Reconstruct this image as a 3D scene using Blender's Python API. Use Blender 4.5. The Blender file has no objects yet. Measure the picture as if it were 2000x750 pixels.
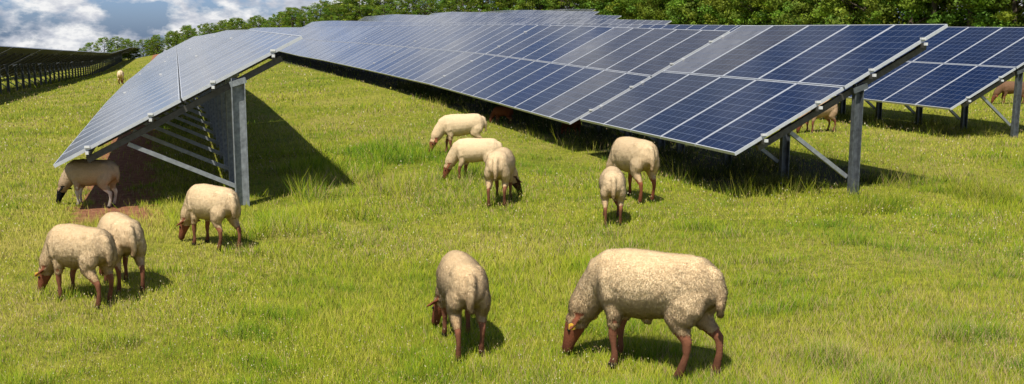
import bpy, math, random, numpy as np
from mathutils import Vector, Matrix, noise
random.seed(7); np.random.seed(7)
scene = bpy.context.scene
COL = scene.collection
scene.view_settings.view_transform = 'Standard'
scene.view_settings.look = 'None'
scene.view_settings.exposure = 0

YAW = math.radians(18.8)
SP, CP = math.sin(YAW), math.cos(YAW)

# ---------------------------------------------------------------- terrain
def smooth(t):
    t = np.clip(t, 0, 1); return t*t*(3-2*t)
GU = [-60, -30, -6, 1.6, 8, 17, 23, 40, 60, 90]
GV = [-3.2, -2.9, -2.1, -.4, .4, 1.35, 2.2, 2.9, 3.3, 3.5]
def terrain(x, y):
    x = np.asarray(x, float); y = np.asarray(y, float)
    u = CP*x + SP*y; v = -SP*x + CP*y
    base = np.interp(u, [-30, -6, 1.6, 5], [-.2, -.12, -.15, 0])
    f = np.interp(u, [-6, 1.6, 8, 12, 17, 25], [0, .8, 1, .8, .4, .3])
    s1 = smooth((v-13)/18)*.27*f
    s2 = np.clip((v-25)/95, 0, 1.0)
    g = sum(np.interp(u+o, GU, GV) for o in (-4, -2, 0, 2, 4))/5
    r = np.hypot(x, y)
    far = -.02*np.maximum(0, r-170)
    return base + s1 + s2*g + far + .015*np.sin(x*.9+1)*np.sin(y*.7)
def th(x, y): return float(terrain(x, y))
def uv2xy(u, v): return (CP*u - SP*v, SP*u + CP*v)
def fnoise(x, y, sc, seed):
    rs = np.random.RandomState(seed); o = np.zeros_like(x)
    for i in range(7):
        a = rs.uniform(0, 6.28); k = sc*rs.uniform(.6, 1.8); p = rs.uniform(0, 6.28)
        o += np.sin((x*math.cos(a)+y*math.sin(a))*k + p + 1.3*np.sin((x*math.sin(a)-y*math.cos(a))*k*.7+p*2))
    return o/3.2

# ---------------------------------------------------------------- helpers
def new_obj(name, data, parent=None, **props):
    o = bpy.data.objects.new(name, data); COL.objects.link(o)
    if parent: o.parent = parent
    for k, v in props.items(): o[k] = v
    return o
def mesh_from(name, verts, faces, mats=(), midx=None, smooth_=False):
    me = bpy.data.meshes.new(name)
    me.from_pydata([tuple(v) for v in verts], [], faces)
    for m in mats: me.materials.append(m)
    if midx is not None: me.polygons.foreach_set('material_index', midx)
    if smooth_: me.polygons.foreach_set('use_smooth', [True]*len(me.polygons))
    me.update(); return me
def fast_mesh(name, V, nper, attr=None, mat=None, nrm=None):
    n = len(V); nf = n//nper
    me = bpy.data.meshes.new(name)
    me.vertices.add(n); me.vertices.foreach_set('co', V.astype(np.float32).ravel())
    me.loops.add(n); me.loops.foreach_set('vertex_index', np.arange(n, dtype=np.int32))
    me.polygons.add(nf); me.polygons.foreach_set('loop_start', np.arange(0, n, nper, dtype=np.int32))
    me.update(calc_edges=True)
    if attr is not None:
        a = me.color_attributes.new('col', 'FLOAT_COLOR', 'POINT')
        c = np.ones((n, 4), np.float32); c[:, :3] = attr
        a.data.foreach_set('color', c.ravel())
    if nrm is not None:
        a = me.attributes.new('nrm', 'FLOAT_VECTOR', 'POINT'); a.data.foreach_set('vector', nrm.astype(np.float32).ravel())
    if mat: me.materials.append(mat)
    return me
def mat_new(name):
    m = bpy.data.materials.new(name); m.use_nodes = True
    nt = m.node_tree; return m, nt, nt.nodes['Principled BSDF']
def N(nt, t, **kw):
    n = nt.nodes.new(t)
    for k, v in kw.items():
        if k in n.inputs: n.inputs[k].default_value = v
        else: setattr(n, k, v)
    return n
def ramp(nt, stops):
    r = nt.nodes.new('ShaderNodeValToRGB'); e = r.color_ramp.elements
    while len(e) < len(stops): e.new(.5)
    for i, (p, c) in enumerate(stops):
        e[i].position = p; e[i].color = (*c, 1) if len(c) == 3 else c
    return r

# ---------------------------------------------------------------- materials
def simple_mat(name, col, rough=.6, metal=0, nscale=8, var=.25, bump=.1):
    m, nt, b = mat_new(name)
    tc = N(nt, 'ShaderNodeTexCoord'); no = N(nt, 'ShaderNodeTexNoise', Scale=nscale, Detail=6.0)
    nt.links.new(tc.outputs['Object'], no.inputs['Vector'])
    d = [c*(1-var) for c in col]; l = [min(1, c*(1+var)) for c in col]
    r = ramp(nt, [(.3, d), (.7, l)])
    nt.links.new(no.outputs['Fac'], r.inputs['Fac']); nt.links.new(r.outputs['Color'], b.inputs['Base Color'])
    b.inputs['Roughness'].default_value = rough; b.inputs['Metallic'].default_value = metal
    bp = N(nt, 'ShaderNodeBump', Strength=bump, Distance=.01)
    nt.links.new(no.outputs['Fac'], bp.inputs['Height']); nt.links.new(bp.outputs['Normal'], b.inputs['Normal'])
    return m
M_ALU = simple_mat('aluminium_frame', (.58, .60, .63), .4, .1, 20, .08, .02)
M_GALV = simple_mat('galvanised_steel', (.27, .29, .30), .5, .3, 18, .35, .05)
M_GALV2 = simple_mat('dark_galvanised_steel', (.13, .145, .155), .5, .4, 18, .35, .05)
M_DARK = simple_mat('weathered_steel', (.09, .085, .075), .6, .3, 18, .3, .05)
M_BRACE = simple_mat('galvanised_brace', (.33, .35, .36), .5, .4, 18, .2, .03)
M_BACK = simple_mat('panel_backsheet', (.07, .07, .07), .6, 0, 5, .1, .02)
M_CAP = simple_mat('white_end_fitting', (.75, .75, .73), .4, 0, 20, .05, .02)

def glass_mat():
    m, nt, b = mat_new('solar_cells')
    L = nt.links.new
    uv = N(nt, 'ShaderNodeUVMap'); uv.uv_map = 'UVMap'
    oi = N(nt, 'ShaderNodeObjectInfo')
    fl = N(nt, 'ShaderNodeVectorMath', operation='FLOOR'); L(uv.outputs[0], fl.inputs[0])
    comb = N(nt, 'ShaderNodeCombineXYZ'); L(oi.outputs['Random'], comb.inputs['Z'])
    ad = N(nt, 'ShaderNodeVectorMath', operation='ADD'); L(fl.outputs[0], ad.inputs[0]); L(comb.outputs[0], ad.inputs[1])
    wn = N(nt, 'ShaderNodeTexWhiteNoise'); L(ad.outputs[0], wn.inputs['Vector'])
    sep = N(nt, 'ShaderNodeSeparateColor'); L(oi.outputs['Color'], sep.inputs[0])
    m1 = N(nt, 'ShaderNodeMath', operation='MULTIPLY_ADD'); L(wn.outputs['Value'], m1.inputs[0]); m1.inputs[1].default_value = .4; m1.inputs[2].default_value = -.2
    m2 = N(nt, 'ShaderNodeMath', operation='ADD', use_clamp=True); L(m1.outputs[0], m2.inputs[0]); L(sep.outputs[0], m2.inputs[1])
    sc = N(nt, 'ShaderNodeVectorMath', operation='MULTIPLY'); L(uv.outputs[0], sc.inputs[0]); sc.inputs[1].default_value = (6, 10, 1)
    fr = N(nt, 'ShaderNodeVectorMath', operation='FRACTION'); L(sc.outputs[0], fr.inputs[0])
    fc = N(nt, 'ShaderNodeVectorMath', operation='FLOOR'); L(sc.outputs[0], fc.inputs[0])
    adc = N(nt, 'ShaderNodeVectorMath', operation='ADD'); L(fc.outputs[0], adc.inputs[0]); L(comb.outputs[0], adc.inputs[1])
    wc = N(nt, 'ShaderNodeTexWhiteNoise'); L(adc.outputs[0], wc.inputs['Vector'])
    sx = N(nt, 'ShaderNodeSeparateXYZ'); L(fr.outputs[0], sx.inputs[0])
    def edge(o):
        a = N(nt, 'ShaderNodeMath', operation='SUBTRACT'); L(o, a.inputs[0]); a.inputs[1].default_value = .5
        c = N(nt, 'ShaderNodeMath', operation='ABSOLUTE'); L(a.outputs[0], c.inputs[0])
        g = N(nt, 'ShaderNodeMath', operation='GREATER_THAN'); L(c.outputs[0], g.inputs[0]); g.inputs[1].default_value = .476
        return g
    mx = N(nt, 'ShaderNodeMath', operation='MAXIMUM'); L(edge(sx.outputs[0]).outputs[0], mx.inputs[0]); L(edge(sx.outputs[1]).outputs[0], mx.inputs[1])
    tint = ramp(nt, [(0, (.004, .014, .052)), (.4, (.011, .020, .046)), (.75, (.050, .050, .056)), (1, (.15, .152, .16))])  # paler stops put sky reflection into the cell colour
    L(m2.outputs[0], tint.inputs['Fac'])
    vo = N(nt, 'ShaderNodeTexVoronoi', Scale=90.0); L(uv.outputs[0], vo.inputs['Vector'])
    vr = N(nt, 'ShaderNodeMapRange'); L(vo.outputs['Color'], vr.inputs['Value']); vr.inputs['To Min'].default_value = .8; vr.inputs['To Max'].default_value = 1.2
    wr = N(nt, 'ShaderNodeMapRange'); L(wc.outputs['Value'], wr.inputs['Value']); wr.inputs['To Min'].default_value = .85; wr.inputs['To Max'].default_value = 1.15
    mm = N(nt, 'ShaderNodeMath', operation='MULTIPLY'); L(vr.outputs[0], mm.inputs[0]); L(wr.outputs[0], mm.inputs[1])
    v2 = N(nt, 'ShaderNodeVectorMath', operation='SCALE'); L(tint.outputs['Color'], v2.inputs[0]); L(mm.outputs[0], v2.inputs['Scale'])
    mix = N(nt, 'ShaderNodeMix', data_type='RGBA'); L(mx.outputs[0], mix.inputs['Factor']); L(v2.outputs[0], mix.inputs[6]); mix.inputs[7].default_value = (.11, .135, .19, 1)
    L(mix.outputs[2], b.inputs['Base Color'])
    b.inputs['IOR'].default_value = 1.45
    tc = N(nt, 'ShaderNodeTexCoord'); no = N(nt, 'ShaderNodeTexNoise', Scale=2.0, Detail=5.0); L(tc.outputs['Object'], no.inputs['Vector'])
    rr = N(nt, 'ShaderNodeMapRange'); L(no.outputs['Fac'], rr.inputs['Value']); rr.inputs['To Min'].default_value = .08; rr.inputs['To Max'].default_value = .25
    L(rr.outputs[0], b.inputs['Roughness'])
    return m
M_GLASS = glass_mat()

def attr_mat(name, rough=.8, transl=.0, nscale=0, bump=0, normal=None, upmix=.8):
    m, nt, b = mat_new(name); L = nt.links.new
    at = N(nt, 'ShaderNodeAttribute', attribute_name='col')
    b.inputs['Roughness'].default_value = rough
    b.inputs['Specular IOR Level'].default_value = .15
    src = at.outputs['Color']
    if nscale:
        tc = N(nt, 'ShaderNodeTexCoord'); no = N(nt, 'ShaderNodeTexNoise', Scale=nscale, Detail=5.0); L(tc.outputs['Object'], no.inputs['Vector'])
        mr = N(nt, 'ShaderNodeMapRange'); L(no.outputs['Fac'], mr.inputs['Value']); mr.inputs['From Min'].default_value = .25; mr.inputs['From Max'].default_value = .75
        mr.inputs['To Min'].default_value = .88; mr.inputs['To Max'].default_value = 1.10
        vs = N(nt, 'ShaderNodeVectorMath', operation='SCALE'); L(src, vs.inputs[0]); L(mr.outputs[0], vs.inputs['Scale']); src = vs.outputs[0]
        if bump:
            bp = N(nt, 'ShaderNodeBump', Strength=bump, Distance=.01); L(no.outputs['Fac'], bp.inputs['Height']); L(bp.outputs['Normal'], b.inputs['Normal'])
    L(src, b.inputs['Base Color'])
    nsock = None
    if normal == 'up':
        g = N(nt, 'ShaderNodeNewGeometry'); a = N(nt, 'ShaderNodeVectorMath', operation='SCALE'); L(g.outputs['Normal'], a.inputs[0]); a.inputs['Scale'].default_value = 1-upmix
        c = N(nt, 'ShaderNodeVectorMath', operation='ADD'); L(a.outputs[0], c.inputs[0]); c.inputs[1].default_value = (0, 0, upmix)
        d = N(nt, 'ShaderNodeVectorMath', operation='NORMALIZE'); L(c.outputs[0], d.inputs[0]); nsock = d.outputs[0]
    if normal == 'attr':
        g = N(nt, 'ShaderNodeAttribute', attribute_name='nrm'); vt = N(nt, 'ShaderNodeVectorTransform', vector_type='NORMAL', convert_from='OBJECT', convert_to='WORLD')
        L(g.outputs['Vector'], vt.inputs[0]); d = N(nt, 'ShaderNodeVectorMath', operation='NORMALIZE'); L(vt.outputs[0], d.inputs[0]); nsock = d.outputs[0]
    if nsock: L(nsock, b.inputs['Normal'])
    if transl:
        tr = N(nt, 'ShaderNodeBsdfTranslucent'); L(src, tr.inputs['Color'])
        mx = N(nt, 'ShaderNodeMixShader'); mx.inputs[0].default_value = transl
        out = nt.nodes['Material Output']
        L(b.outputs[0], mx.inputs[1]); L(tr.outputs[0], mx.inputs[2]); L(mx.outputs[0], out.inputs['Surface'])
    return m
M_GRASS = attr_mat('grass_blades', .6, .25, normal='up', upmix=.5)
M_LEAF = attr_mat('tree_leaves', .55, .25)
M_SHEEP = attr_mat('sheep_skin_and_fleece', .9, 0, 100, .4)
M_WOOL = attr_mat('wool_tufts', .95, .18, normal='attr')
M_BARK = simple_mat('bark', (.10, .075, .05), .9, 0, 6, .4, .5)
M_TAG = simple_mat('yellow_ear_tag', (.75, .45, .04), .5, 0, 10, .05, 0)
M_EYE = simple_mat('eye', (.01, .008, .006), .1, 0, 10, .05, 0)

def ground_mat():
    m, nt, b = mat_new('meadow_ground'); L = nt.links.new
    g = N(nt, 'ShaderNodeNewGeometry')
    n1 = N(nt, 'ShaderNodeTexNoise', Scale=.35, Detail=6.0, Roughness=.6); L(g.outputs['Position'], n1.inputs['Vector'])
    n2 = N(nt, 'ShaderNodeTexNoise', Scale=9.0, Detail=8.0, Roughness=.75); L(g.outputs['Position'], n2.inputs['Vector'])
    r1 = ramp(nt, [(.3, (.16, .20, .020)), (.5, (.27, .275, .032)), (.7, (.37, .32, .08))]); L(n1.outputs['Fac'], r1.inputs['Fac'])
    r2 = ramp(nt, [(.3, (.38, .4, .32)), (.55, (1, 1, 1)), (.75, (1.4, 1.3, 1.2))]); L(n2.outputs['Fac'], r2.inputs['Fac'])
    mu = N(nt, 'ShaderNodeMix', data_type='RGBA', blend_type='MULTIPLY'); mu.inputs['Factor'].default_value = 1
    L(r1.outputs['Color'], mu.inputs[6]); L(r2.outputs['Color'], mu.inputs[7])
    du = N(nt, 'ShaderNodeVectorMath', operation='DOT_PRODUCT'); L(g.outputs['Position'], du.inputs[0]); du.inputs[1].default_value = (CP, SP, 0)
    dv = N(nt, 'ShaderNodeVectorMath', operation='DOT_PRODUCT'); L(g.outputs['Position'], dv.inputs[0]); dv.inputs[1].default_value = (-SP, CP, 0)
    n3 = N(nt, 'ShaderNodeTexNoise', Scale=3.0, Detail=8.0, Roughness=.75); L(g.outputs['Position'], n3.inputs['Vector'])
    a = N(nt, 'ShaderNodeMath', operation='ADD'); L(du.outputs['Value'], a.inputs[0]); a.inputs[1].default_value = .62
    ab = N(nt, 'ShaderNodeMath', operation='ABSOLUTE'); L(a.outputs[0], ab.inputs[0])
    s = N(nt, 'ShaderNodeMath', operation='MULTIPLY_ADD'); L(n3.outputs['Fac'], s.inputs[0]); s.inputs[1].default_value = 1.2; L(ab.outputs[0], s.inputs[2])
    mr = N(nt, 'ShaderNodeMapRange'); L(s.outputs[0], mr.inputs['Value']); mr.inputs['From Min'].default_value = 1.15; mr.inputs['From Max'].default_value = .99
    vv = N(nt, 'ShaderNodeMapRange'); L(dv.outputs['Value'], vv.inputs['Value']); vv.inputs['From Min'].default_value = 11.6; vv.inputs['From Max'].default_value = 13.2
    pm = N(nt, 'ShaderNodeMath', operation='MULTIPLY'); L(mr.outputs[0], pm.inputs[0]); L(vv.outputs[0], pm.inputs[1])
    soil = ramp(nt, [(.3, (.18, .07, .035)), (.7, (.48, .23, .12))]); L(n2.outputs['Fac'], soil.inputs['Fac'])
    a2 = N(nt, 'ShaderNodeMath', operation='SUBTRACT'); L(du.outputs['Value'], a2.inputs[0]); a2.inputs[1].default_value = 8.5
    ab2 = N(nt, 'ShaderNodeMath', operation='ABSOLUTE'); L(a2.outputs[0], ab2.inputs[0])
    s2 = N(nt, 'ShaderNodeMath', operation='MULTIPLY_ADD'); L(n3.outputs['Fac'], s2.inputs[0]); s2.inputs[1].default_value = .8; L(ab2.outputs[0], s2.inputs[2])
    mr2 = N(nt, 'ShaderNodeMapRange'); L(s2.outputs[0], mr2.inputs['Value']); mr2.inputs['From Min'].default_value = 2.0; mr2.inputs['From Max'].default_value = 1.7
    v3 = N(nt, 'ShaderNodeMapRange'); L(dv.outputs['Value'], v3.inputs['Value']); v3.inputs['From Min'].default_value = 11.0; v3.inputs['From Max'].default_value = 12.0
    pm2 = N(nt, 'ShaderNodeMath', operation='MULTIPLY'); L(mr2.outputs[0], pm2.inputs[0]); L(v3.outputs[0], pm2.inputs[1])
    mxa = N(nt, 'ShaderNodeMix', data_type='RGBA'); L(pm2.outputs[0], mxa.inputs['Factor']); L(mu.outputs[2], mxa.inputs[6]); mxa.inputs[7].default_value = (.045, .048, .02, 1)  # ground under row B coloured dark to deepen the table's shade
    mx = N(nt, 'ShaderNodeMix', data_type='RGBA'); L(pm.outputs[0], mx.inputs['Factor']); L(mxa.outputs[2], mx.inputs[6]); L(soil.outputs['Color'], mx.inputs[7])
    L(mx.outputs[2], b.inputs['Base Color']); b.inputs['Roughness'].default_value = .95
    b.inputs['Specular IOR Level'].default_value = .1
    bp = N(nt, 'ShaderNodeBump', Strength=.9, Distance=.05); L(n2.outputs['Fac'], bp.inputs['Height']); L(bp.outputs['Normal'], b.inputs['Normal'])
    return m

# ---------------------------------------------------------------- ground
n = 300
t = np.linspace(-1, 1, n); K = 7.0
gx = 1600*np.sinh(K*t)/math.sinh(K)
gy = 14 + 2200*np.sinh(K*t)/math.sinh(K)
X, Y = np.meshgrid(gx, gy); Z = terrain(X, Y)
V = np.stack([X.ravel(), Y.ravel(), Z.ravel()], 1)
idx = np.arange(n*n).reshape(n, n)
F = np.stack([idx[:-1, :-1].ravel(), idx[:-1, 1:].ravel(), idx[1:, 1:].ravel(), idx[1:, :-1].ravel()], 1)
me = bpy.data.meshes.new('ground'); me.from_pydata(V.tolist(), [], F.tolist())
me.materials.append(ground_mat()); me.polygons.foreach_set('use_smooth', [True]*len(F))
g = new_obj('ground', me, kind='structure', label='sunlit sloping meadow with a bare soil strip', category='ground')

# ---------------------------------------------------------------- grass
def blades(x, y, h, w, rs, dark=None, bias=0.0):
    n = len(x); z = terrain(x, y)
    yaw = rs.uniform(0, 2*np.pi, n); lean = rs.uniform(.1, 1.0, n)*h; la = rs.uniform(0, 2*np.pi, n)
    dx = np.cos(yaw)*w/2; dy = np.sin(yaw)*w/2
    V = np.zeros((n, 3, 3))
    V[:, 0] = np.stack([x-dx, y-dy, z-.01], 1); V[:, 1] = np.stack([x+dx, y+dy, z-.01], 1)
    V[:, 2] = np.stack([x+np.cos(la)*lean, y+np.sin(la)*lean, z+h], 1)
    p = fnoise(x, y, .5, 3)*.6 + fnoise(x, y, 1.9, 4)*.5 + fnoise(x, y, 7, 14)*.45 + rs.normal(0, .75, n) + bias
    tt = np.clip(.50+.34*p, 0, 1)[:, None]
    c0 = np.array([.15, .29, .010]); c1 = np.array([.45, .49, .018]); c2 = np.array([.64, .55, .12])
    c = np.where(tt < .6, c0+(c1-c0)*(tt/.6), c1+(c2-c1)*((tt-.6)/.4))
    dry = fnoise(x, y, .9, 21)+.5*fnoise(x, y, 3.1, 22)
    straw = rs.uniform(0, 1, n) < np.clip(.10+.18*dry, .03, .45)
    c[straw] = np.array([.55, .41, .20])
    if dark is not None: c *= dark
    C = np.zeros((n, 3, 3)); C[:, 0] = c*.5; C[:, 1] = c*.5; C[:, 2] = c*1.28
    return V.reshape(-1, 3), C.reshape(-1, 3)
rs = np.random.RandomState(5)
nb = 680000; q = .75; a, b_ = 4.2**-q, 130**-q
d = (a + rs.uniform(0, 1, nb)*(b_-a))**(-1/q)
x = d*rs.uniform(-.60, .60, nb); y = d*1.0
u = CP*x+SP*y; v = -SP*x+CP*y
patch = fnoise(x, y, 1.4, 9); tuft = fnoise(x, y, 6.0, 31)
h = (.030+.030*rs.uniform(0, 1, nb)+.022*np.clip(patch, -1, 1.5)+.08*np.clip(tuft-.5, 0, 1))*rs.uniform(.5, 1.5, nb)
h = np.maximum(h, .016)*(1+np.clip(d-15, 0, 60)*.010)
w = np.maximum(.0038, d*.00056)*rs.uniform(.6, 1.5, nb)
soil = (np.abs(u+.62) < .36+.2*fnoise(x, y, 4, 2)) & (v > 12.5+.6*fnoise(x, y, 3, 5)) & (rs.uniform(0, 1, nb) < .92)
under = (u > 6.85) & (u < 9.9) & (v > 11.6) & (rs.uniform(0, 1, nb) < .8)
keep = ~soil & ~under
bias = np.where(tuft[keep] > .5, -.6, 0.0)
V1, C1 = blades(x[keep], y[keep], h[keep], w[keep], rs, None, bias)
def band(n, u0, u1, v0, v1, h0, h1, dark=.8, bias=-.4, pw=1.6, thr=-.1, wf=1.0):
    uu = rs.uniform(u0, u1, n); vv = v0 + (v1-v0)*rs.uniform(0, 1, n)**pw
    xx, yy = CP*uu-SP*vv, SP*uu+CP*vv
    k = fnoise(xx, yy, 2.3, 6) > thr
    xx, yy, vv = xx[k], yy[k], vv[k]
    return blades(xx, yy, rs.uniform(h0, h1, len(xx))*np.clip(.7+.5*fnoise(xx, yy, 4, 8), .3, 1.4), np.maximum(.005, .0006*vv)*rs.uniform(.6, 1.3, len(xx))*wf, rs, dark, bias)
parts = [(V1, C1), band(14000, 7.0, 9.2, 11.4, 34, .10, .34, .26, -1.0), band(6000, 7.0, 9.8, 9.5, 12.0, .08, .30, .7), band(7000, .2, 1.5, 12.6, 34, .06, .2, .5),  # tall band under row B has shade painted into its blade colour
         band(1200, 6.4, 7.0, 10.4, 26, .15, .36, .9, .4, 1.2, 0, .7), band(1800, 8.2, 10.8, 9.6, 15, .15, .5, .7, .6, 1, 0, .7),
         band(16000, 1.6, 4.4, 11.6, 18.5, .08, .32, .95, -.6, 1, -.2), band(7000, .0, 1.8, 11.0, 13.0, .08, .26, 1.0, -.6, 1, -.1),
         band(9000, 14.3, 16.6, 16, 45, .10, .3, .4), band(6000, -9, -6.5, 25, 100, .15, .4),
         band(24000, -4.0, 7.5, 3.8, 11.0, .05, .16, 1.0, -.5, 1, .5),
         band(6000, -6.0, 12.0, 3.8, 24.0, .08, .2, 1.0, 2.2, 1.3, -.5, .45)]
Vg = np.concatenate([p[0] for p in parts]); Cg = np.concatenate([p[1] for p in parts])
ns = 50000; d = (a + rs.uniform(0, 1, ns)*(60**-q-a))**(-1/q)
x = d*rs.uniform(-.6, .6, ns); y = d
k = (fnoise(x, y, 1.1, 12) > -.2) & ~((np.abs(CP*x+SP*y+.55) < .5) & (-SP*x+CP*y > 11)); x, y, d = x[k], y[k], d[k]; ns = len(x)
z = terrain(x, y)+rs.uniform(.04, .11, ns); s = np.maximum(.0035, d*.00058)*rs.uniform(.6, 1.3, ns)
yw = rs.uniform(0, 6.28, ns); V = np.zeros((ns, 3, 3))
V[:, 0] = np.stack([x-np.cos(yw)*s, y-np.sin(yw)*s, z-s], 1); V[:, 1] = np.stack([x+np.cos(yw)*s, y+np.sin(yw)*s, z-s*.5], 1); V[:, 2] = np.stack([x, y, z+s*1.6], 1)
pal = np.array([[.44, .33, .16], [.60, .54, .10], [.28, .18, .09], [.62, .56, .34]]); c = pal[rs.choice(4, ns, p=[.33, .22, .28, .17])]
Vg = np.concatenate([Vg, V.reshape(-1, 3)]); Cg = np.concatenate([Cg, np.repeat(c, 3, 0)])
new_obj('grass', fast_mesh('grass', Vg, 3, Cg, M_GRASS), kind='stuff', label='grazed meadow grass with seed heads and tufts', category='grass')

# ---------------------------------------------------------------- solar tables
TH = math.radians(27.2); cT, sT = math.cos(TH), math.sin(TH)
SL = 3.35; HU = 2.13
MW, ML = .985, 1.66
def sp(a, s, nn, y):
    xL = a-SL*cT; zL = HU-SL*sT
    return Vector((xL+s*cT-nn*sT, y, zL+s*sT+nn*cT))
def beam(p0, p1, w, h, side=Vector((0, 1, 0))):
    t = (p1-p0).normalized(); sd = (side-side.dot(t)*t).normalized(); up = t.cross(sd)
    vs = []
    for p in (p0, p1):
        for i, j in ((-1, -1), (1, -1), (1, 1), (-1, 1)): vs.append(p+sd*w/2*i+up*h/2*j)
    return vs, [(0, 1, 2, 3), (7, 6, 5, 4), (0, 4, 5, 1), (1, 5, 6, 2), (2, 6, 7, 3), (3, 7, 4, 0)]
def module_arrays(mods, tf):
    V, Fc, MI, UV = [], [], [], []
    fw = .013
    for s0, y0, iu, iv in mods:
        b = len(V); s1, y1 = s0+ML, y0+MW
        o = [(s0, y0), (s1, y0), (s1, y1), (s0, y1)]
        i_ = [(s0+fw, y0+fw), (s1-fw, y0+fw), (s1-fw, y1-fw), (s0+fw, y1-fw)]
        for ss, yy in o: V.append(tf(ss, 0, yy))
        for ss, yy in i_: V.append(tf(ss, 0, yy))
        for ss, yy in i_: V.append(tf(ss, -.004, yy))
        for ss, yy in o: V.append(tf(ss, -.04, yy))
        for k in range(4):
            k2 = (k+1) % 4
            Fc.append((b+k, b+k2, b+4+k2, b+4+k)); MI.append(0); UV += [(0, 0)]*4
            Fc.append((b+4+k, b+4+k2, b+8+k2, b+8+k)); MI.append(0); UV += [(0, 0)]*4
            Fc.append((b+12+k, b+12+k2, b+k2, b+k)); MI.append(0); UV += [(0, 0)]*4
        Fc.append((b+8, b+9, b+10, b+11)); MI.append(1)
        UV += [(iu+.001, iv+.001), (iu+.001, iv+.999), (iu+.999, iv+.999), (iu+.999, iv+.001)]
        Fc.append((b+15, b+14, b+13, b+12)); MI.append(2); UV += [(0, 0)]*4
    return V, Fc, MI, UV
def module_mesh(name, mods, tf):
    V, Fc, MI, UV = module_arrays(mods, tf)
    me = mesh_from(name, V, Fc, (M_ALU, M_GLASS, M_BACK), MI)
    uvl = me.uv_layers.new(name='UVMap'); uvl.data.foreach_set('uv', np.array(UV, np.float32).ravel())
    return me
MOD_ME = module_mesh('solar_panel', [(0, 0, 0, 0)], lambda s, nn, y: Vector((s, y, nn)))
cache = {}
def post_mesh(a):
    k = ('post', a)
    if k in cache: return cache[k]
    s_at = SL-a/cT
    ztop = sp(a, s_at, -.13, 0).z
    hw, dp, tk = (.085, .11, .012) if a < 1 else (.062, .07, .012)
    out = [(-hw, -dp), (-hw+tk, -dp), (-hw+tk, -tk), (hw-tk, -tk), (hw-tk, -dp), (hw, -dp), (hw, 0), (-hw, 0)]
    V = [(x, y, -.3) for x, y in out]+[(x, y, ztop) for x, y in out]
    Fc = [(i, (i+1) % 8, 8+(i+1) % 8, 8+i) for i in range(8)]+[(15, 8, 9, 10), (15, 10, 11, 14), (11, 12, 13, 14)]
    vs, fs = beam(Vector((-.10, -.04, ztop-.08)), Vector((.10, -.04, ztop-.02)), .09 if a > 1 else .13, .07)
    b = len(V); V += vs; Fc += [tuple(i+b for i in f) for f in fs]
    cache[k] = mesh_from('post', V, Fc, (M_GALV if a < 1 else M_GALV2,)); return cache[k]
def rafter_mesh(a):
    k = ('raf', a)
    if k not in cache:
        vs, fs = beam(sp(a, .35, -.143, 0), sp(a, 3.0, -.143, 0), .06, .075); cache[k] = mesh_from('rafter', vs, fs, (M_DARK,))
    return cache[k]
def brace_mesh(a):
    k = ('br', a)
    if k not in cache:
        vs, fs = beam(Vector((-.06, .035, .22)), sp(a, .85, -.20, .035), .045, .05); cache[k] = mesh_from('brace', vs, fs, (M_BRACE,))
    return cache[k]
def purlin_mesh(a, s, L):
    k = ('pu', a, s, L)
    if k not in cache:
        vs, fs = beam(sp(a, s, -.073, -.04), sp(a, s, -.073, L+.04), .045, .06, Vector((1, 0, 0)))
        mi = [0]*len(fs)
        v2, f2 = beam(sp(a, s, -.055, -.075), sp(a, s, -.055, -.042), .035, .035, Vector((1, 0, 0)))
        b = len(vs); vs = list(vs)+list(v2); fs = list(fs)+[tuple(i+b for i in f) for f in f2]; mi += [1]*len(f2)
        for yy in (0, L):
            v2, f2 = beam(sp(a, s+.03, .005, yy-.02), sp(a, s+.03, .005, yy+.02), .06, .025, Vector((1, 0, 0)))
            b = len(vs); vs = list(vs)+list(v2); fs = list(fs)+[tuple(i+b for i in f) for f in f2]; mi += [1]*len(f2)
        cache[k] = mesh_from('rail', vs, fs, (M_DARK, M_CAP), mi)
    return cache[k]
SHEAR = .014
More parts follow.
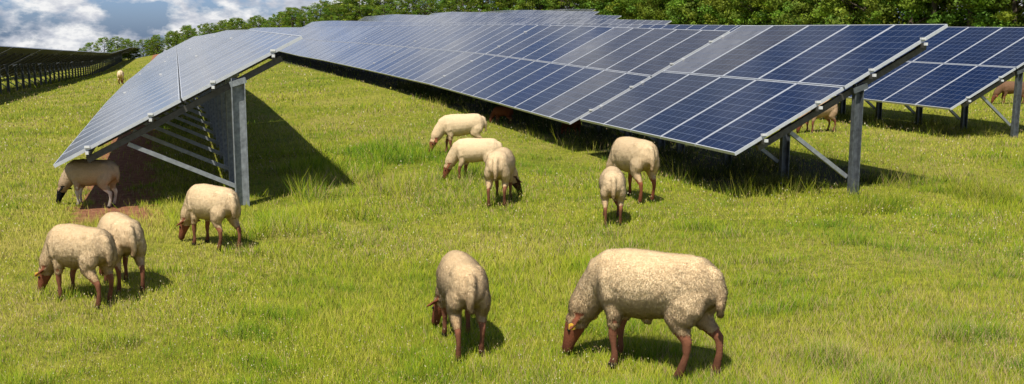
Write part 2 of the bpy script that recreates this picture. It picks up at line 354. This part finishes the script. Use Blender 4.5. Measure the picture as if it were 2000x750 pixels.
def table(uU, v0, ncol, a, detail, grey=.3, lab='blue solar panel table on steel posts in the meadow', lift=0, spc=1.5):
    L = ncol*1.0; up = uU-a
    x0, y0 = uv2xy(up, v0); x1, y1 = uv2xy(up+SHEAR*L, v0+L)
    p0 = Vector((x0, y0, th(x0, y0))); p1 = Vector((x1, y1, th(x1, y1)))
    e2 = (p1-p0).normalized(); e1 = Vector((e2.y, -e2.x, 0)).normalized(); e3 = e1.cross(e2).normalized()
    p0 = p0+Vector((0, 0, lift))
    e = new_obj('solar_panel_table', None, label=lab, category='solar panels', group='rows of ground mounted solar panels')
    e.empty_display_size = .3
    M = Matrix.Identity(4)
    for i, c in enumerate((e1, e2, e3, p0)):
        for j in range(3): M[j][i] = c[j]
    e.matrix_world = M
    if detail >= 2:
        rot = Matrix(((cT, 0, -sT, 0), (0, 1, 0, 0), (sT, 0, cT, 0), (0, 0, 0, 1)))
        for c in range(ncol):
            for r in range(2):
                o = new_obj('solar_panel', MOD_ME, e)
                s0 = r*1.685; o.matrix_local = Matrix.Translation(sp(a, s0, 0, c*1.0+.0075)) @ rot
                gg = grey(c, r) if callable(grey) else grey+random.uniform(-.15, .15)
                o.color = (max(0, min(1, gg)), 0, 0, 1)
    else:
        k = ('arr', a, ncol)
        if k not in cache:
            cache[k] = module_mesh('solar_panel_array', [(r*1.685, c*1.0+.0075, c, r) for c in range(ncol) for r in range(2)], lambda s, nn, y: sp(a, s, nn, y))
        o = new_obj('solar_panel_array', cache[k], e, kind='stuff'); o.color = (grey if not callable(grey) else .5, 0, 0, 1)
    if detail >= 1:
        npst = max(2, int(round(L/spc))); ys = [(.12+(L-.3)*i/npst) for i in range(npst+1)]
        if ncol == 10: ys = ys[:-1] if detail == 1 else ys
        for yy in ys:
            o = new_obj('post', post_mesh(a), e); o.location = (0, yy, 0)
            if detail >= 2 or uU > -7:
                o = new_obj('brace', brace_mesh(a), e); o.location = (0, yy, 0)
                o = new_obj('rafter', rafter_mesh(a), e); o.location = (0, yy, 0)
        if detail >= 2:
            for s in (.41, 1.24, 2.08, 2.91): new_obj('rail', purlin_mesh(a, s, L), e)
    return e
def row(uU, v0, v1, a, first=None, ndet=0, nmid=0, grey=.4, greys=None, lab=None, spc=1.5):
    v = v0; i = 0
    while v < v1:
        nc = first if (i == 0 and first) else 10
        gr = greys[i] if greys and i < len(greys) else grey
        lf = -.07 if (first and i > 0) else .02
        table(uU+SHEAR*(v-v0)-(.06 if (first and i > 0) else 0), v, nc, a, 2 if i < ndet else (1 if i < ndet+nmid else 0), gr, *([lab] if lab else []), lift=lf, spc=spc)
        v += nc*1.0+(.32 if (i == 0 and first) else .03); i += 1
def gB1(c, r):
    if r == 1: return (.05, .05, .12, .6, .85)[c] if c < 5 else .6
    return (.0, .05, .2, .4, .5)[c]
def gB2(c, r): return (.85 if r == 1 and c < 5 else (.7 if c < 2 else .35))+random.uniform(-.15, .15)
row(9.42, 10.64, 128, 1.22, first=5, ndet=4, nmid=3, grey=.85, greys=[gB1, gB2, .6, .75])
row(1.70, 13.25, 84, .80, ndet=3, nmid=4, grey=1.0, greys=[1.05, 1.05, 1.05], lab='pale reflecting solar panel table with open steel underside', spc=1.8)  # silver-grey tint paints sky glare onto these modules
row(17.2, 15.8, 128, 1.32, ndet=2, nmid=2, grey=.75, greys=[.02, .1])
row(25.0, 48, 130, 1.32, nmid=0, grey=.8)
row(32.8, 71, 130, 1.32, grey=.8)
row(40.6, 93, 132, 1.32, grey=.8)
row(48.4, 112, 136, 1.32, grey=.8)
row(-6.16, 28, 215, 1.32, nmid=14, grey=.7, lab='shaded underside of solar panel table on steel posts', spc=2.5)
row(-13.95, 60, 200, 1.32, nmid=5, grey=.7, lab='shaded underside of solar panel table on steel posts', spc=2.5)

# ---------------------------------------------------------------- sheep
def tube(sections, n=14, side=Vector((0, 1, 0))):
    V, Fc = [], []; m = len(sections)
    for i, (c, a, b) in enumerate(sections):
        c = Vector(c)
        p = Vector(sections[max(0, i-1)][0]); q_ = Vector(sections[min(m-1, i+1)][0])
        t = (q_-p).normalized(); sd = (side-side.dot(t)*t).normalized(); up = t.cross(sd)
        for k in range(n):
            an = 2*math.pi*k/n; V.append(c+sd*a*math.cos(an)+up*b*math.sin(an))
    for i in range(m-1):
        for k in range(n):
            k2 = (k+1) % n; Fc.append((i*n+k, i*n+k2, (i+1)*n+k2, (i+1)*n+k))
    Fc.append(tuple(range(n-1, -1, -1))); Fc.append(tuple(range((m-1)*n, m*n)))
    return V, Fc
def make_sheep(hind, heading, scale=1.0, hyaw=0, legs=(0, 0, 0, 0), wool=(.50, .40, .235), skin=(.17, .068, .036), face=None, ntuft=9000,
               label='cream woolled sheep with brown legs grazing in the meadow', tag=False, ram=False, voxel=.011, legcol=None, seed=0):
    rnd = random.Random(seed)
    face = face or (.15, .050, .024); legcol = legcol or skin
    DZ = -.025
    def hp(x, z, y=0):
        an = hyaw*min(1, max(0, (x-.25)/.25)); dx = x-.25
        z = z + DZ*min(1, max(0, (x-.30)/.12))
        return Vector((.25+dx*math.cos(an)-y*math.sin(an), dx*math.sin(an)+y*math.cos(an), z))
    parts = []
    parts.append(tube([((-.43, 0, .545), .04, .055), ((-.41, 0, .535), .088, .102), ((-.365, 0, .527), .126, .140), ((-.27, 0, .514), .146, .162), ((-.12, 0, .494), .162, .178),
                       ((.02, 0, .484), .165, .190), ((.14, 0, .484), .151, .190), ((.24, 0, .492), .122, .166), ((.32, 0, .478), .090, .120), ((.36, 0, .46), .05, .06)], 22))
    for sg in (-1, 1):
        parts.append(tube([((-.16, sg*.05, .595), .05, .055), ((-.27, sg*.070, .580), .058, .078), ((-.36, sg*.062, .555), .05, .07)], 10))
        parts.append(tube([((.20, sg*.055, .605), .045, .045), ((.19, sg*.100, .51), .052, .07), ((.16, sg*.108, .40), .042, .06)], 10))
        parts.append(tube([((-.33, sg*.075, .50), .060, .09), ((-.30, sg*.098, .42), .060, .102), ((-.265, sg*.105, .34), .044, .076)], 10))
    parts.append(tube([(hp(.16, .53), .112, .138), (hp(.27, .485), .100, .126), (hp(.35, .405), .088, .106), (hp(.415, .325), .078, .090), (hp(.445, .275), .060, .070)], 16))
    parts.append(tube([(hp(.43, .285), .045, .05), (hp(.452, .250), .058, .066), (hp(.472, .205), .056, .064), (hp(.492, .155), .044, .052), (hp(.510, .105), .035, .040), (hp(.522, .068), .035, .036), (hp(.528, .045), .030, .028), (hp(.530, .035), .018, .018)], 14))
    for sg in (-1, 1):
        parts.append(tube([(hp(.440, .262, sg*.035), .02, .012), (hp(.425, .258, sg*.080), .032, .012), (hp(.415, .245, sg*.125), .032, .011), (hp(.41, .228, sg*.168), .010, .009)], 8, Vector((1, 0, -.6))))
    for i, sg in enumerate((-1, 1)):
        dx = legs[i]
        parts.append(tube([((.19, sg*.068, .50), .055, .085), ((.18, sg*.085, .40), .052, .072), ((.165+dx*.3, sg*.09, .31), .037, .046), ((.19+dx*.6, sg*.088, .235), .026, .031), ((.20+dx*.75, sg*.086, .185), .0245, .028),
                           ((.197+dx*.85, sg*.086, .12), .0165, .018), ((.195+dx*.95, sg*.086, .065), .021, .023), ((.207+dx, sg*.087, .03), .022, .027), ((.22+dx, sg*.088, .0), .025, .033)], 12))
        dx = legs[2+i]
        parts.append(tube([((-.27, sg*.07, .52), .072, .112), ((-.27, sg*.088, .42), .060, .108), ((-.265+dx*.2, sg*.096, .335), .046, .078), ((-.310+dx*.5, sg*.096, .27), .031, .045), ((-.362+dx*.75, sg*.094, .215), .0225, .032),
                           ((-.362+dx*.85, sg*.092, .14), .0172, .0215), ((-.343+dx*.95, sg*.091, .07), .021, .025), ((-.330+dx, sg*.092, .03), .023, .028), ((-.316+dx, sg*.093, .0), .026, .034)], 12))
    parts.append(tube([((-.39, 0, .61), .032, .03), ((-.435, 0, .580), .030, .026), ((-.462, rnd.uniform(-.01, .01), .49), .030, .022), ((-.458, rnd.uniform(-.02, .02), .41), .025, .018), ((-.45, 0, .36), .016, .013)], 10))
    if ram:
        parts.append(tube([((-.215, 0, .35), .03, .03), ((-.225, 0, .29), .045, .04), ((-.23, 0, .245), .05, .045), ((-.235, 0, .215), .03, .03)], 12))
        parts.append(tube([((-.02, 0, .32), .02, .02), ((-.0, 0, .28), .02, .03), ((.02, 0, .27), .012, .012)], 8))
    V, Fc = [], []
    for pv, pf in parts:
        b = len(V); V += pv; Fc += [tuple(i+b for i in f) for f in pf]
    me = mesh_from('tmp', V, Fc)
    ob = bpy.data.objects.new('tmp', me); COL.objects.link(ob)
    md = ob.modifiers.new('r', 'REMESH'); md.mode = 'VOXEL'; md.voxel_size = voxel
    md = ob.modifiers.new('s', 'SMOOTH'); md.factor = .5; md.iterations = 5
    dg = bpy.context.evaluated_depsgraph_get()
    bm_ = bpy.data.meshes.new_from_object(ob.evaluated_get(dg)); bpy.data.objects.remove(ob); bpy.data.meshes.remove(me)
    nv = len(bm_.vertices)
    co = np.zeros(nv*3, np.float32); bm_.vertices.foreach_get('co', co); co = co.reshape(-1, 3)
    no = np.zeros(nv*3, np.float32); bm_.vertices.foreach_get('normal', no); no = no.reshape(-1, 3)
    h0 = np.array(hp(.445, .26)); hn = np.array(hp(.530, .035)); hd = (hn-h0)/np.linalg.norm(hn-h0)
    rel = co-h0; tt = rel@hd; rad = np.linalg.norm(rel-np.outer(tt, hd), axis=1)
    hd2 = np.array([math.cos(hyaw), math.sin(hyaw)]); lat = np.abs(-rel[:, 0]*hd2[1]+rel[:, 1]*hd2[0])
    isface = ((tt > .035) & (rad < .12) & (tt < .35)) | ((lat > .064) & (np.linalg.norm(rel, axis=1) < .20) & (tt < .12) & (tt > -.07) & (co[:, 2] < .29) & (co[:, 0] > .28))
    jit = np.array([noise.noise(Vector(c)*18) for c in co.tolist()])
    isleg = (co[:, 2] < .255+.05*jit) & ~isface & (np.abs(co[:, 1]) > .045) & (np.abs(co[:, 0]) > .10) & (co[:, 0] < .32)
    scr = (co[:, 2] < .28) & (np.abs(co[:, 1]) < .06) & (co[:, 0] < -.17) & (co[:, 0] > -.29)
    if ram: isleg |= scr
    iswool = ~(isface | isleg)
    c = np.zeros((nv, 4), np.float32); c[:, 3] = 1
    shade = np.array([noise.noise(Vector(q_)*3+Vector((seed, 0, 0))) for q_ in co.tolist()])
    wl = np.array(wool)[None]*(1+.07*shade[:, None])
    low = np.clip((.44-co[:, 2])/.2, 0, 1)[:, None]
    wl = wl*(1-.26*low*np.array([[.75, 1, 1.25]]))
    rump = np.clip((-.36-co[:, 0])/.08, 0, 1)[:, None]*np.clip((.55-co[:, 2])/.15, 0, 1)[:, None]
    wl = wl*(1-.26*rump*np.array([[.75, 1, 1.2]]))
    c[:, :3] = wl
    lz = np.clip((co[:, 2]-.05)/.2, 0, 1)[:, None]
    legc = np.array(legcol)[None]*(.75+.75*lz)*(1+.35*jit[:, None])
    c[isleg, :3] = legc[isleg]
    fm = np.clip((tt-.12)/.1, 0, 1)[:, None]
    fcol = np.array(face)[None]*(1.45-.9*fm)*(1+.3*jit[:, None]); c[isface, :3] = fcol[isface]
    if ram: c[scr, :3] = (.16, .11, .085)
    c[(co[:, 2] < .028) & ~isface, :3] = (.03, .022, .018)
    curl = np.array([noise.noise(Vector(q_)*42+Vector((0, seed, 0))) for q_ in co.tolist()])
    disp = curl*.0016 + np.array([noise.noise(Vector(q_)*9)*.003 for q_ in co.tolist()])
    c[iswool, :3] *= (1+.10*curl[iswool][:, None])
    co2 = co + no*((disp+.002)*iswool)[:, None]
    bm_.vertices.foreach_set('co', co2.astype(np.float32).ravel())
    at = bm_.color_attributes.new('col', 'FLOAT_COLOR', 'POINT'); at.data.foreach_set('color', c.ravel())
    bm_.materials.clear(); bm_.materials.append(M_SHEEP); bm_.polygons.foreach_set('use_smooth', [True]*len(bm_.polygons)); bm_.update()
    tmpn = np.zeros(nv*3, np.float32); bm_.vertices.foreach_get('normal', tmpn); no = tmpn.reshape(-1, 3)
    e = new_obj('sheep', None, label=label, category='sheep', group='flock of grazing sheep')
    hv = Vector((heading[0], heading[1], 0)).normalized()
    cx, cy = hind[0]+hv.x*.33*scale, hind[1]+hv.y*.33*scale
    an = math.atan2(hv.y, hv.x)
    zf = th(cx+hv.x*.23*scale, cy+hv.y*.23*scale); zh = th(cx-hv.x*.32*scale, cy-hv.y*.32*scale)
    e.location = (cx, cy, (zf*.32+zh*.23)/.55+.004); e.rotation_euler = (0, -math.atan2(zf-zh, .55*scale), an); e.scale = (scale,)*3; e.empty_display_size = .2
    bm_.name = 'body'; new_obj('body', bm_, e)
    if ntuft:
        rs = np.random.RandomState(seed+1)
        wi = np.where(iswool)[0]; pk = rs.choice(wi, ntuft)
        P = co2[pk]+rs.normal(0, .005, (ntuft, 3)); Nn = no[pk]
        P -= ((P-co2[pk])*Nn).sum(1)[:, None]*Nn
        rt = rs.normal(0, 1, (ntuft, 3)); rt -= (rt*Nn).sum(1)[:, None]*Nn; rt /= np.linalg.norm(rt, axis=1)[:, None]+1e-6
        t2 = np.cross(Nn, rt)
        ln = rs.uniform(.005, .011, ntuft)[:, None]; wd = rs.uniform(.0012, .0028, ntuft)[:, None]
        dr = Nn*.75+rt*.8+np.array([-.1, 0, -.15])
        T = np.zeros((ntuft, 3, 3)); T[:, 0] = P-t2*wd-Nn*.002; T[:, 1] = P+t2*wd-Nn*.002; T[:, 2] = P+dr*ln
        nn_ = Nn+rt*.25; nn_ /= np.linalg.norm(nn_, axis=1)[:, None]
        cc = c[pk, :3]*rs.uniform(.95, 1.2, ntuft)[:, None]
        new_obj('wool', fast_mesh('wool', T.reshape(-1, 3), 3, np.repeat(np.minimum(cc, .95), 3, 0), M_WOOL, np.repeat(nn_, 3, 0)), e)
    for sg in (-1, 1):
        p = hp(.482, .195, sg*.053)
        vs, fs = tube([(p+Vector((0, 0, -.010)), .005, .005), (p+Vector((0, 0, -.006)), .009, .009), (p, .011, .011), (p+Vector((0, 0, .006)), .009, .009), (p+Vector((0, 0, .010)), .005, .005)], 8)
        new_obj('eye', mesh_from('eye', vs, fs, (M_EYE,), None, True), e)
    if tag:
        for sg in (-1, 1):
            p = hp(.418, .240, sg*.130); vs, fs = beam(p+Vector((0, 0, -.016)), p+Vector((0, 0, .016)), .026, .03, Vector((0, 1, 0)))
            new_obj('ear_tag', mesh_from('ear_tag', vs, fs, (M_TAG,)), e)
    return e
W1 = (.84, .635, .38); W2 = (.78, .585, .345); W3 = (.73, .545, .32)
make_sheep((1.16, 6.08), (-.80, .60), 1.13, hyaw=.1, legs=(.03, -.04, -.05, .08), wool=W1, ntuft=100000, tag=True, ram=True, seed=1,
           label='large cream ram with brown face and yellow ear tag')
make_sheep((-.285, 6.62), (-.22, .97), .95, hyaw=.45, legs=(.0, .04, .04, -.06), wool=W2, ntuft=85000, seed=2, label='cream sheep grazing, seen from its rump')
make_sheep((-3.25, 7.92), (-.83, .56), .92, hyaw=.2, legs=(.05, -.03, .05, -.06), wool=W3, ntuft=50000, seed=3, tag=True, label='cream sheep with brown face and yellow ear tag')
make_sheep((-3.17, 8.30), (-.56, .83), .94, hyaw=.2, legs=(.0, .03, -.03, .05), wool=W2, ntuft=40000, seed=4, label='cream sheep grazing close beside another sheep')
make_sheep((-2.86, 10.15), (-.75, .66), .95, hyaw=.2, legs=(.02, .0, -.04, .05), wool=W2, ntuft=30000, seed=5, label='cream sheep grazing beside the steel panel post')
make_sheep((-5.03, 12.7), (-.96, .22), .88, hyaw=.1, legs=(.04, -.05, .03, -.02), wool=(.52, .38, .24), skin=(.12, .06, .04), face=(.005, .0045, .0045), legcol=(.42, .36, .28), ntuft=20000, seed=6,
           label='sheep with black face and pale legs below panels')
make_sheep((-.56, 17.4), (-1, -.05), .98, hyaw=.15, legs=(.04, -.05, .06, -.03), wool=W1, ntuft=14000, seed=7)
make_sheep((-.24, 14.25), (-.75, .28), .90, hyaw=.1, legs=(.0, .04, .03, -.03), wool=W1, ntuft=14000, seed=8)
make_sheep((-.18, 12.1), (.14, .98), 1.0, hyaw=-.7, legs=(.0, .04, .03, -.04), wool=W2, ntuft=20000, face=(.05, .02, .012), seed=9, label='cream sheep with dark brown face and legs')
make_sheep((1.60, 12.1), (-.36, .93), 1.12, hyaw=.2, legs=(.0, .04, .03, -.04), wool=W3, ntuft=20000, skin=(.20, .066, .03), seed=10, label='large cream sheep with red brown legs')
make_sheep((1.07, 10.7), (.06, 1), .87, hyaw=-.5, legs=(.02, .0, .03, -.05), wool=W3, ntuft=20000, seed=11, label='young cream sheep seen from its rump')
BR = (.20, .11, .06)
LB = 'brown sheep grazing in the shade of panels'
make_sheep((6.55, 21.0), (-.93, -.36), .98, hyaw=.1, wool=(.50, .34, .20), ntuft=5000, seed=12, label=LB)
make_sheep((14.5, 29.2), (-1, .1), .95, wool=BR, ntuft=2500, seed=13, label=LB)
make_sheep((-19.4, 51.0), (-.3, .95), 1.0, wool=W1, ntuft=2000, seed=14)
make_sheep((-.05, 22.0), (-.9, .4), .55, wool=(.14, .045, .02), ntuft=2500, seed=15, label=LB)
make_sheep((1.25, 19.6), (-.6, .8), .55, wool=(.12, .04, .02), ntuft=2500, seed=16, label=LB)

# ---------------------------------------------------------------- trees
def tree_meshes(seed, H=7.0, R=2.7, zlow=.4, nclump=150, nleaf=75, ls=.085):
    rs = np.random.RandomState(seed); rnd = random.Random(seed)
    tv, tf_ = [], []
    def add(secs):
        v, f = tube(secs, 8, Vector((1, .1, 0))); b = len(tv); tv.extend(v); tf_.extend([tuple(i+b for i in q_) for q_ in f])
    add([((0, 0, -.3), .22, .22), ((0, 0, .3), .16, .16), ((.1, .05, H*.35), .12, .12), ((.05, -.1, H*.65), .07, .07), ((0, 0, H*.9), .02, .02)])
    for i in range(9):
        an = rnd.uniform(0, 6.28); z0 = H*rnd.uniform(.15, .6); l = R*rnd.uniform(.5, .85)
        add([((.05, 0, z0), .06, .06), ((l*.5*math.cos(an), l*.5*math.sin(an), z0+l*.35), .04, .04), ((l*math.cos(an), l*math.sin(an), z0+l*.6), .012, .012)])
    trunk = mesh_from('trunk', tv, tf_, (M_BARK,), None, True)
    Vs, Cs = [], []
    for k in range(nclump):
        zf = rs.uniform(0, 1); z = zlow+(H-zlow)*zf
        prof = R*math.sqrt(max(.04, 1-((zf-.4)/.64)**2))
        an = rs.uniform(0, 6.28); rr = prof*rs.uniform(.3, 1)**.5
        cx, cy = rr*math.cos(an), rr*math.sin(an); cr = rs.uniform(.2, .55)*R/2.7
        dv = rs.normal(0, 1, (nleaf, 3)); dv /= np.linalg.norm(dv, axis=1)[:, None]
        p = np.array([cx, cy, z])+dv*cr*rs.uniform(.55, 1.2, nleaf)[:, None]*np.array([1.1, 1.1, .75])
        nrm = dv+rs.normal(0, .6, (nleaf, 3)); nrm /= np.linalg.norm(nrm, axis=1)[:, None]
        t1 = np.cross(nrm, rs.normal(0, 1, (nleaf, 3))); t1 /= np.linalg.norm(t1, axis=1)[:, None]; t2 = np.cross(nrm, t1)
        s = ls*rs.uniform(.6, 1.3, nleaf)[:, None]
        Q = np.stack([p-t1*s, p-t2*s*.6, p+t1*s, p+t2*s*.6], 1)
        base = np.array([.18, .27, .030])*rs.uniform(.55, 1.35)*np.array([rs.uniform(.75, 1.3), 1, rs.uniform(.7, 1.2)])
        c = base[None]*rs.uniform(.7, 1.35, nleaf)[:, None]
        Vs.append(Q.reshape(-1, 3)); Cs.append(np.repeat(c, 4, 0))
    crown = fast_mesh('crown', np.concatenate(Vs), 4, np.concatenate(Cs), M_LEAF)
    return trunk, crown
TM = [tree_meshes(s, H=7+(s % 3)*.6, R=2.5+.3*(s % 2)) for s in range(5)]
rt = random.Random(3)
def place_tree(x, y, h):
    tr, cr = TM[rt.randrange(5)]; s = h/7.3
    e = new_obj('tree', None, label='leafy green deciduous tree at the wood edge', category='tree', group='trees along the wood edge')
    e.location = (x, y, th(x, y)-.05); e.rotation_euler = (0, 0, rt.uniform(0, 6.28)); e.scale = (s*rt.uniform(.95, 1.4), s*rt.uniform(.95, 1.4), s)
    new_obj('trunk', tr, e); new_obj('crown', cr, e)
edge = [(-72, 186, 3.2), (-66, 186, 3.3), (-60, 184, 3.3), (-51, 178, 3.3), (-41, 170, 3.6), (-33, 163, 4.3), (-23, 155, 5.2), (-15, 150, 4.8), (-7, 150, 6.4), (0, 148, 8.5), (12, 136, 9), (22, 112, 9),
        (24, 90, 9), (27, 74, 9), (33, 62, 9), (42, 58, 9), (50, 55, 9)]
for (xa, ya, ha), (xb, yb, hb) in zip(edge[:-1], edge[1:]):
    L = math.hypot(xb-xa, yb-ya); nn = max(1, int(L/(2.0 if ha < 6 else 2.5)))
    for i in range(nn):
        f = (i+rt.uniform(.1, .9))/nn
        for layer in range(2):
            o = layer*4.5
            place_tree(xa+(xb-xa)*f+rt.uniform(-.8, .8)+o*.35, ya+(yb-ya)*f+rt.uniform(-.8, .8)+o, (ha+(hb-ha)*f)*rt.uniform(.75, 1.18)*(1+.06*layer))
for x, y, h in [(-79, 190, 2.8), (-75, 184, 3.6), (-71, 180, 4.2), (-69, 181, 3.9), (-83, 195, 2.3)]: place_tree(x, y, h)

# ---------------------------------------------------------------- light & sky
tr = Vector((.46, 1.25, -2.1)).normalized()
el = math.asin(-tr.z); az = math.atan2(-tr.x, -tr.y)
sl = bpy.data.lights.new('sun', 'SUN'); sl.energy = 5.0; sl.angle = math.radians(.5); sl.color = (1, .95, .86)
so = bpy.data.objects.new('sun', sl); COL.objects.link(so); so.rotation_euler = tr.to_track_quat('-Z', 'Y').to_euler(); so.location = (0, 0, 30)
w = bpy.data.worlds.new('World'); scene.world = w; w.use_nodes = True; nt = w.node_tree; L = nt.links.new
bg = nt.nodes['Background']
sky = N(nt, 'ShaderNodeTexSky', sky_type='NISHITA'); sky.sun_disc = False; sky.sun_elevation = el; sky.sun_rotation = az % (2*math.pi)
tc = N(nt, 'ShaderNodeTexCoord'); mp = N(nt, 'ShaderNodeMapping'); mp.inputs['Scale'].default_value = (1, 1, 1.9); mp.inputs['Location'].default_value = (.9, .4, .55)
L(tc.outputs['Generated'], mp.inputs['Vector'])
n1 = N(nt, 'ShaderNodeTexNoise', Scale=16.0, Detail=10.0, Roughness=.6); L(mp.outputs[0], n1.inputs['Vector'])
sz = N(nt, 'ShaderNodeSeparateXYZ'); L(tc.outputs['Generated'], sz.inputs[0])
fz = N(nt, 'ShaderNodeMapRange'); L(sz.outputs['Z'], fz.inputs['Value']); fz.inputs['From Min'].default_value = .2; fz.inputs['From Max'].default_value = .5; fz.inputs['To Min'].default_value = .01; fz.inputs['To Max'].default_value = -.1
ms = N(nt, 'ShaderNodeMath', operation='ADD'); L(n1.outputs['Fac'], ms.inputs[0]); L(fz.outputs[0], ms.inputs[1])
r1 = ramp(nt, [(.43, (0, 0, 0)), (.54, (1, 1, 1))]); L(ms.outputs[0], r1.inputs['Fac'])
mp2 = N(nt, 'ShaderNodeMapping'); mp2.inputs['Scale'].default_value = (1, 1, 2.4); mp2.inputs['Location'].default_value = (1.3, 2.1, .27); L(tc.outputs['Generated'], mp2.inputs['Vector'])
n2 = N(nt, 'ShaderNodeTexNoise', Scale=22.0, Detail=10.0, Roughness=.6); L(mp2.outputs[0], n2.inputs['Vector'])
r2 = ramp(nt, [(.37, (5.6, 6.1, 7.2)), (.48, (8.2, 8.6, 9.6)), (.59, (13, 13, 13))]); L(n2.outputs['Fac'], r2.inputs['Fac'])
rz = N(nt, 'ShaderNodeMapRange'); L(sz.outputs['Z'], rz.inputs['Value']); rz.inputs['From Min'].default_value = .08; rz.inputs['From Max'].default_value = .35
tz = ramp(nt, [(0, (.42, .58, .95)), (1, (.23, .33, .48))]); L(rz.outputs[0], tz.inputs['Fac'])
t2 = N(nt, 'ShaderNodeVectorMath', operation='MULTIPLY'); L(tz.outputs['Color'], t2.inputs[0]); t2.inputs[1].default_value = (2, 2, 2.1)
tintn = N(nt, 'ShaderNodeVectorMath', operation='MULTIPLY'); L(sky.outputs[0], tintn.inputs[0]); L(t2.outputs[0], tintn.inputs[1])
mx = N(nt, 'ShaderNodeMix', data_type='RGBA'); L(r1.outputs['Color'], mx.inputs['Factor']); L(tintn.outputs[0], mx.inputs[6]); L(r2.outputs['Color'], mx.inputs[7])
L(mx.outputs[2], bg.inputs['Color']); bg.inputs['Strength'].default_value = .07

# ---------------------------------------------------------------- camera
cam = bpy.data.cameras.new('camera'); cam.lens = 36; cam.sensor_width = 36; cam.clip_end = 5000; cam.clip_start = .1
co_ = bpy.data.objects.new('camera', cam); COL.objects.link(co_); co_.location = (0, 0, 2.0); co_.rotation_euler = (math.radians(90-8.7), 0, 0)
scene.camera = co_
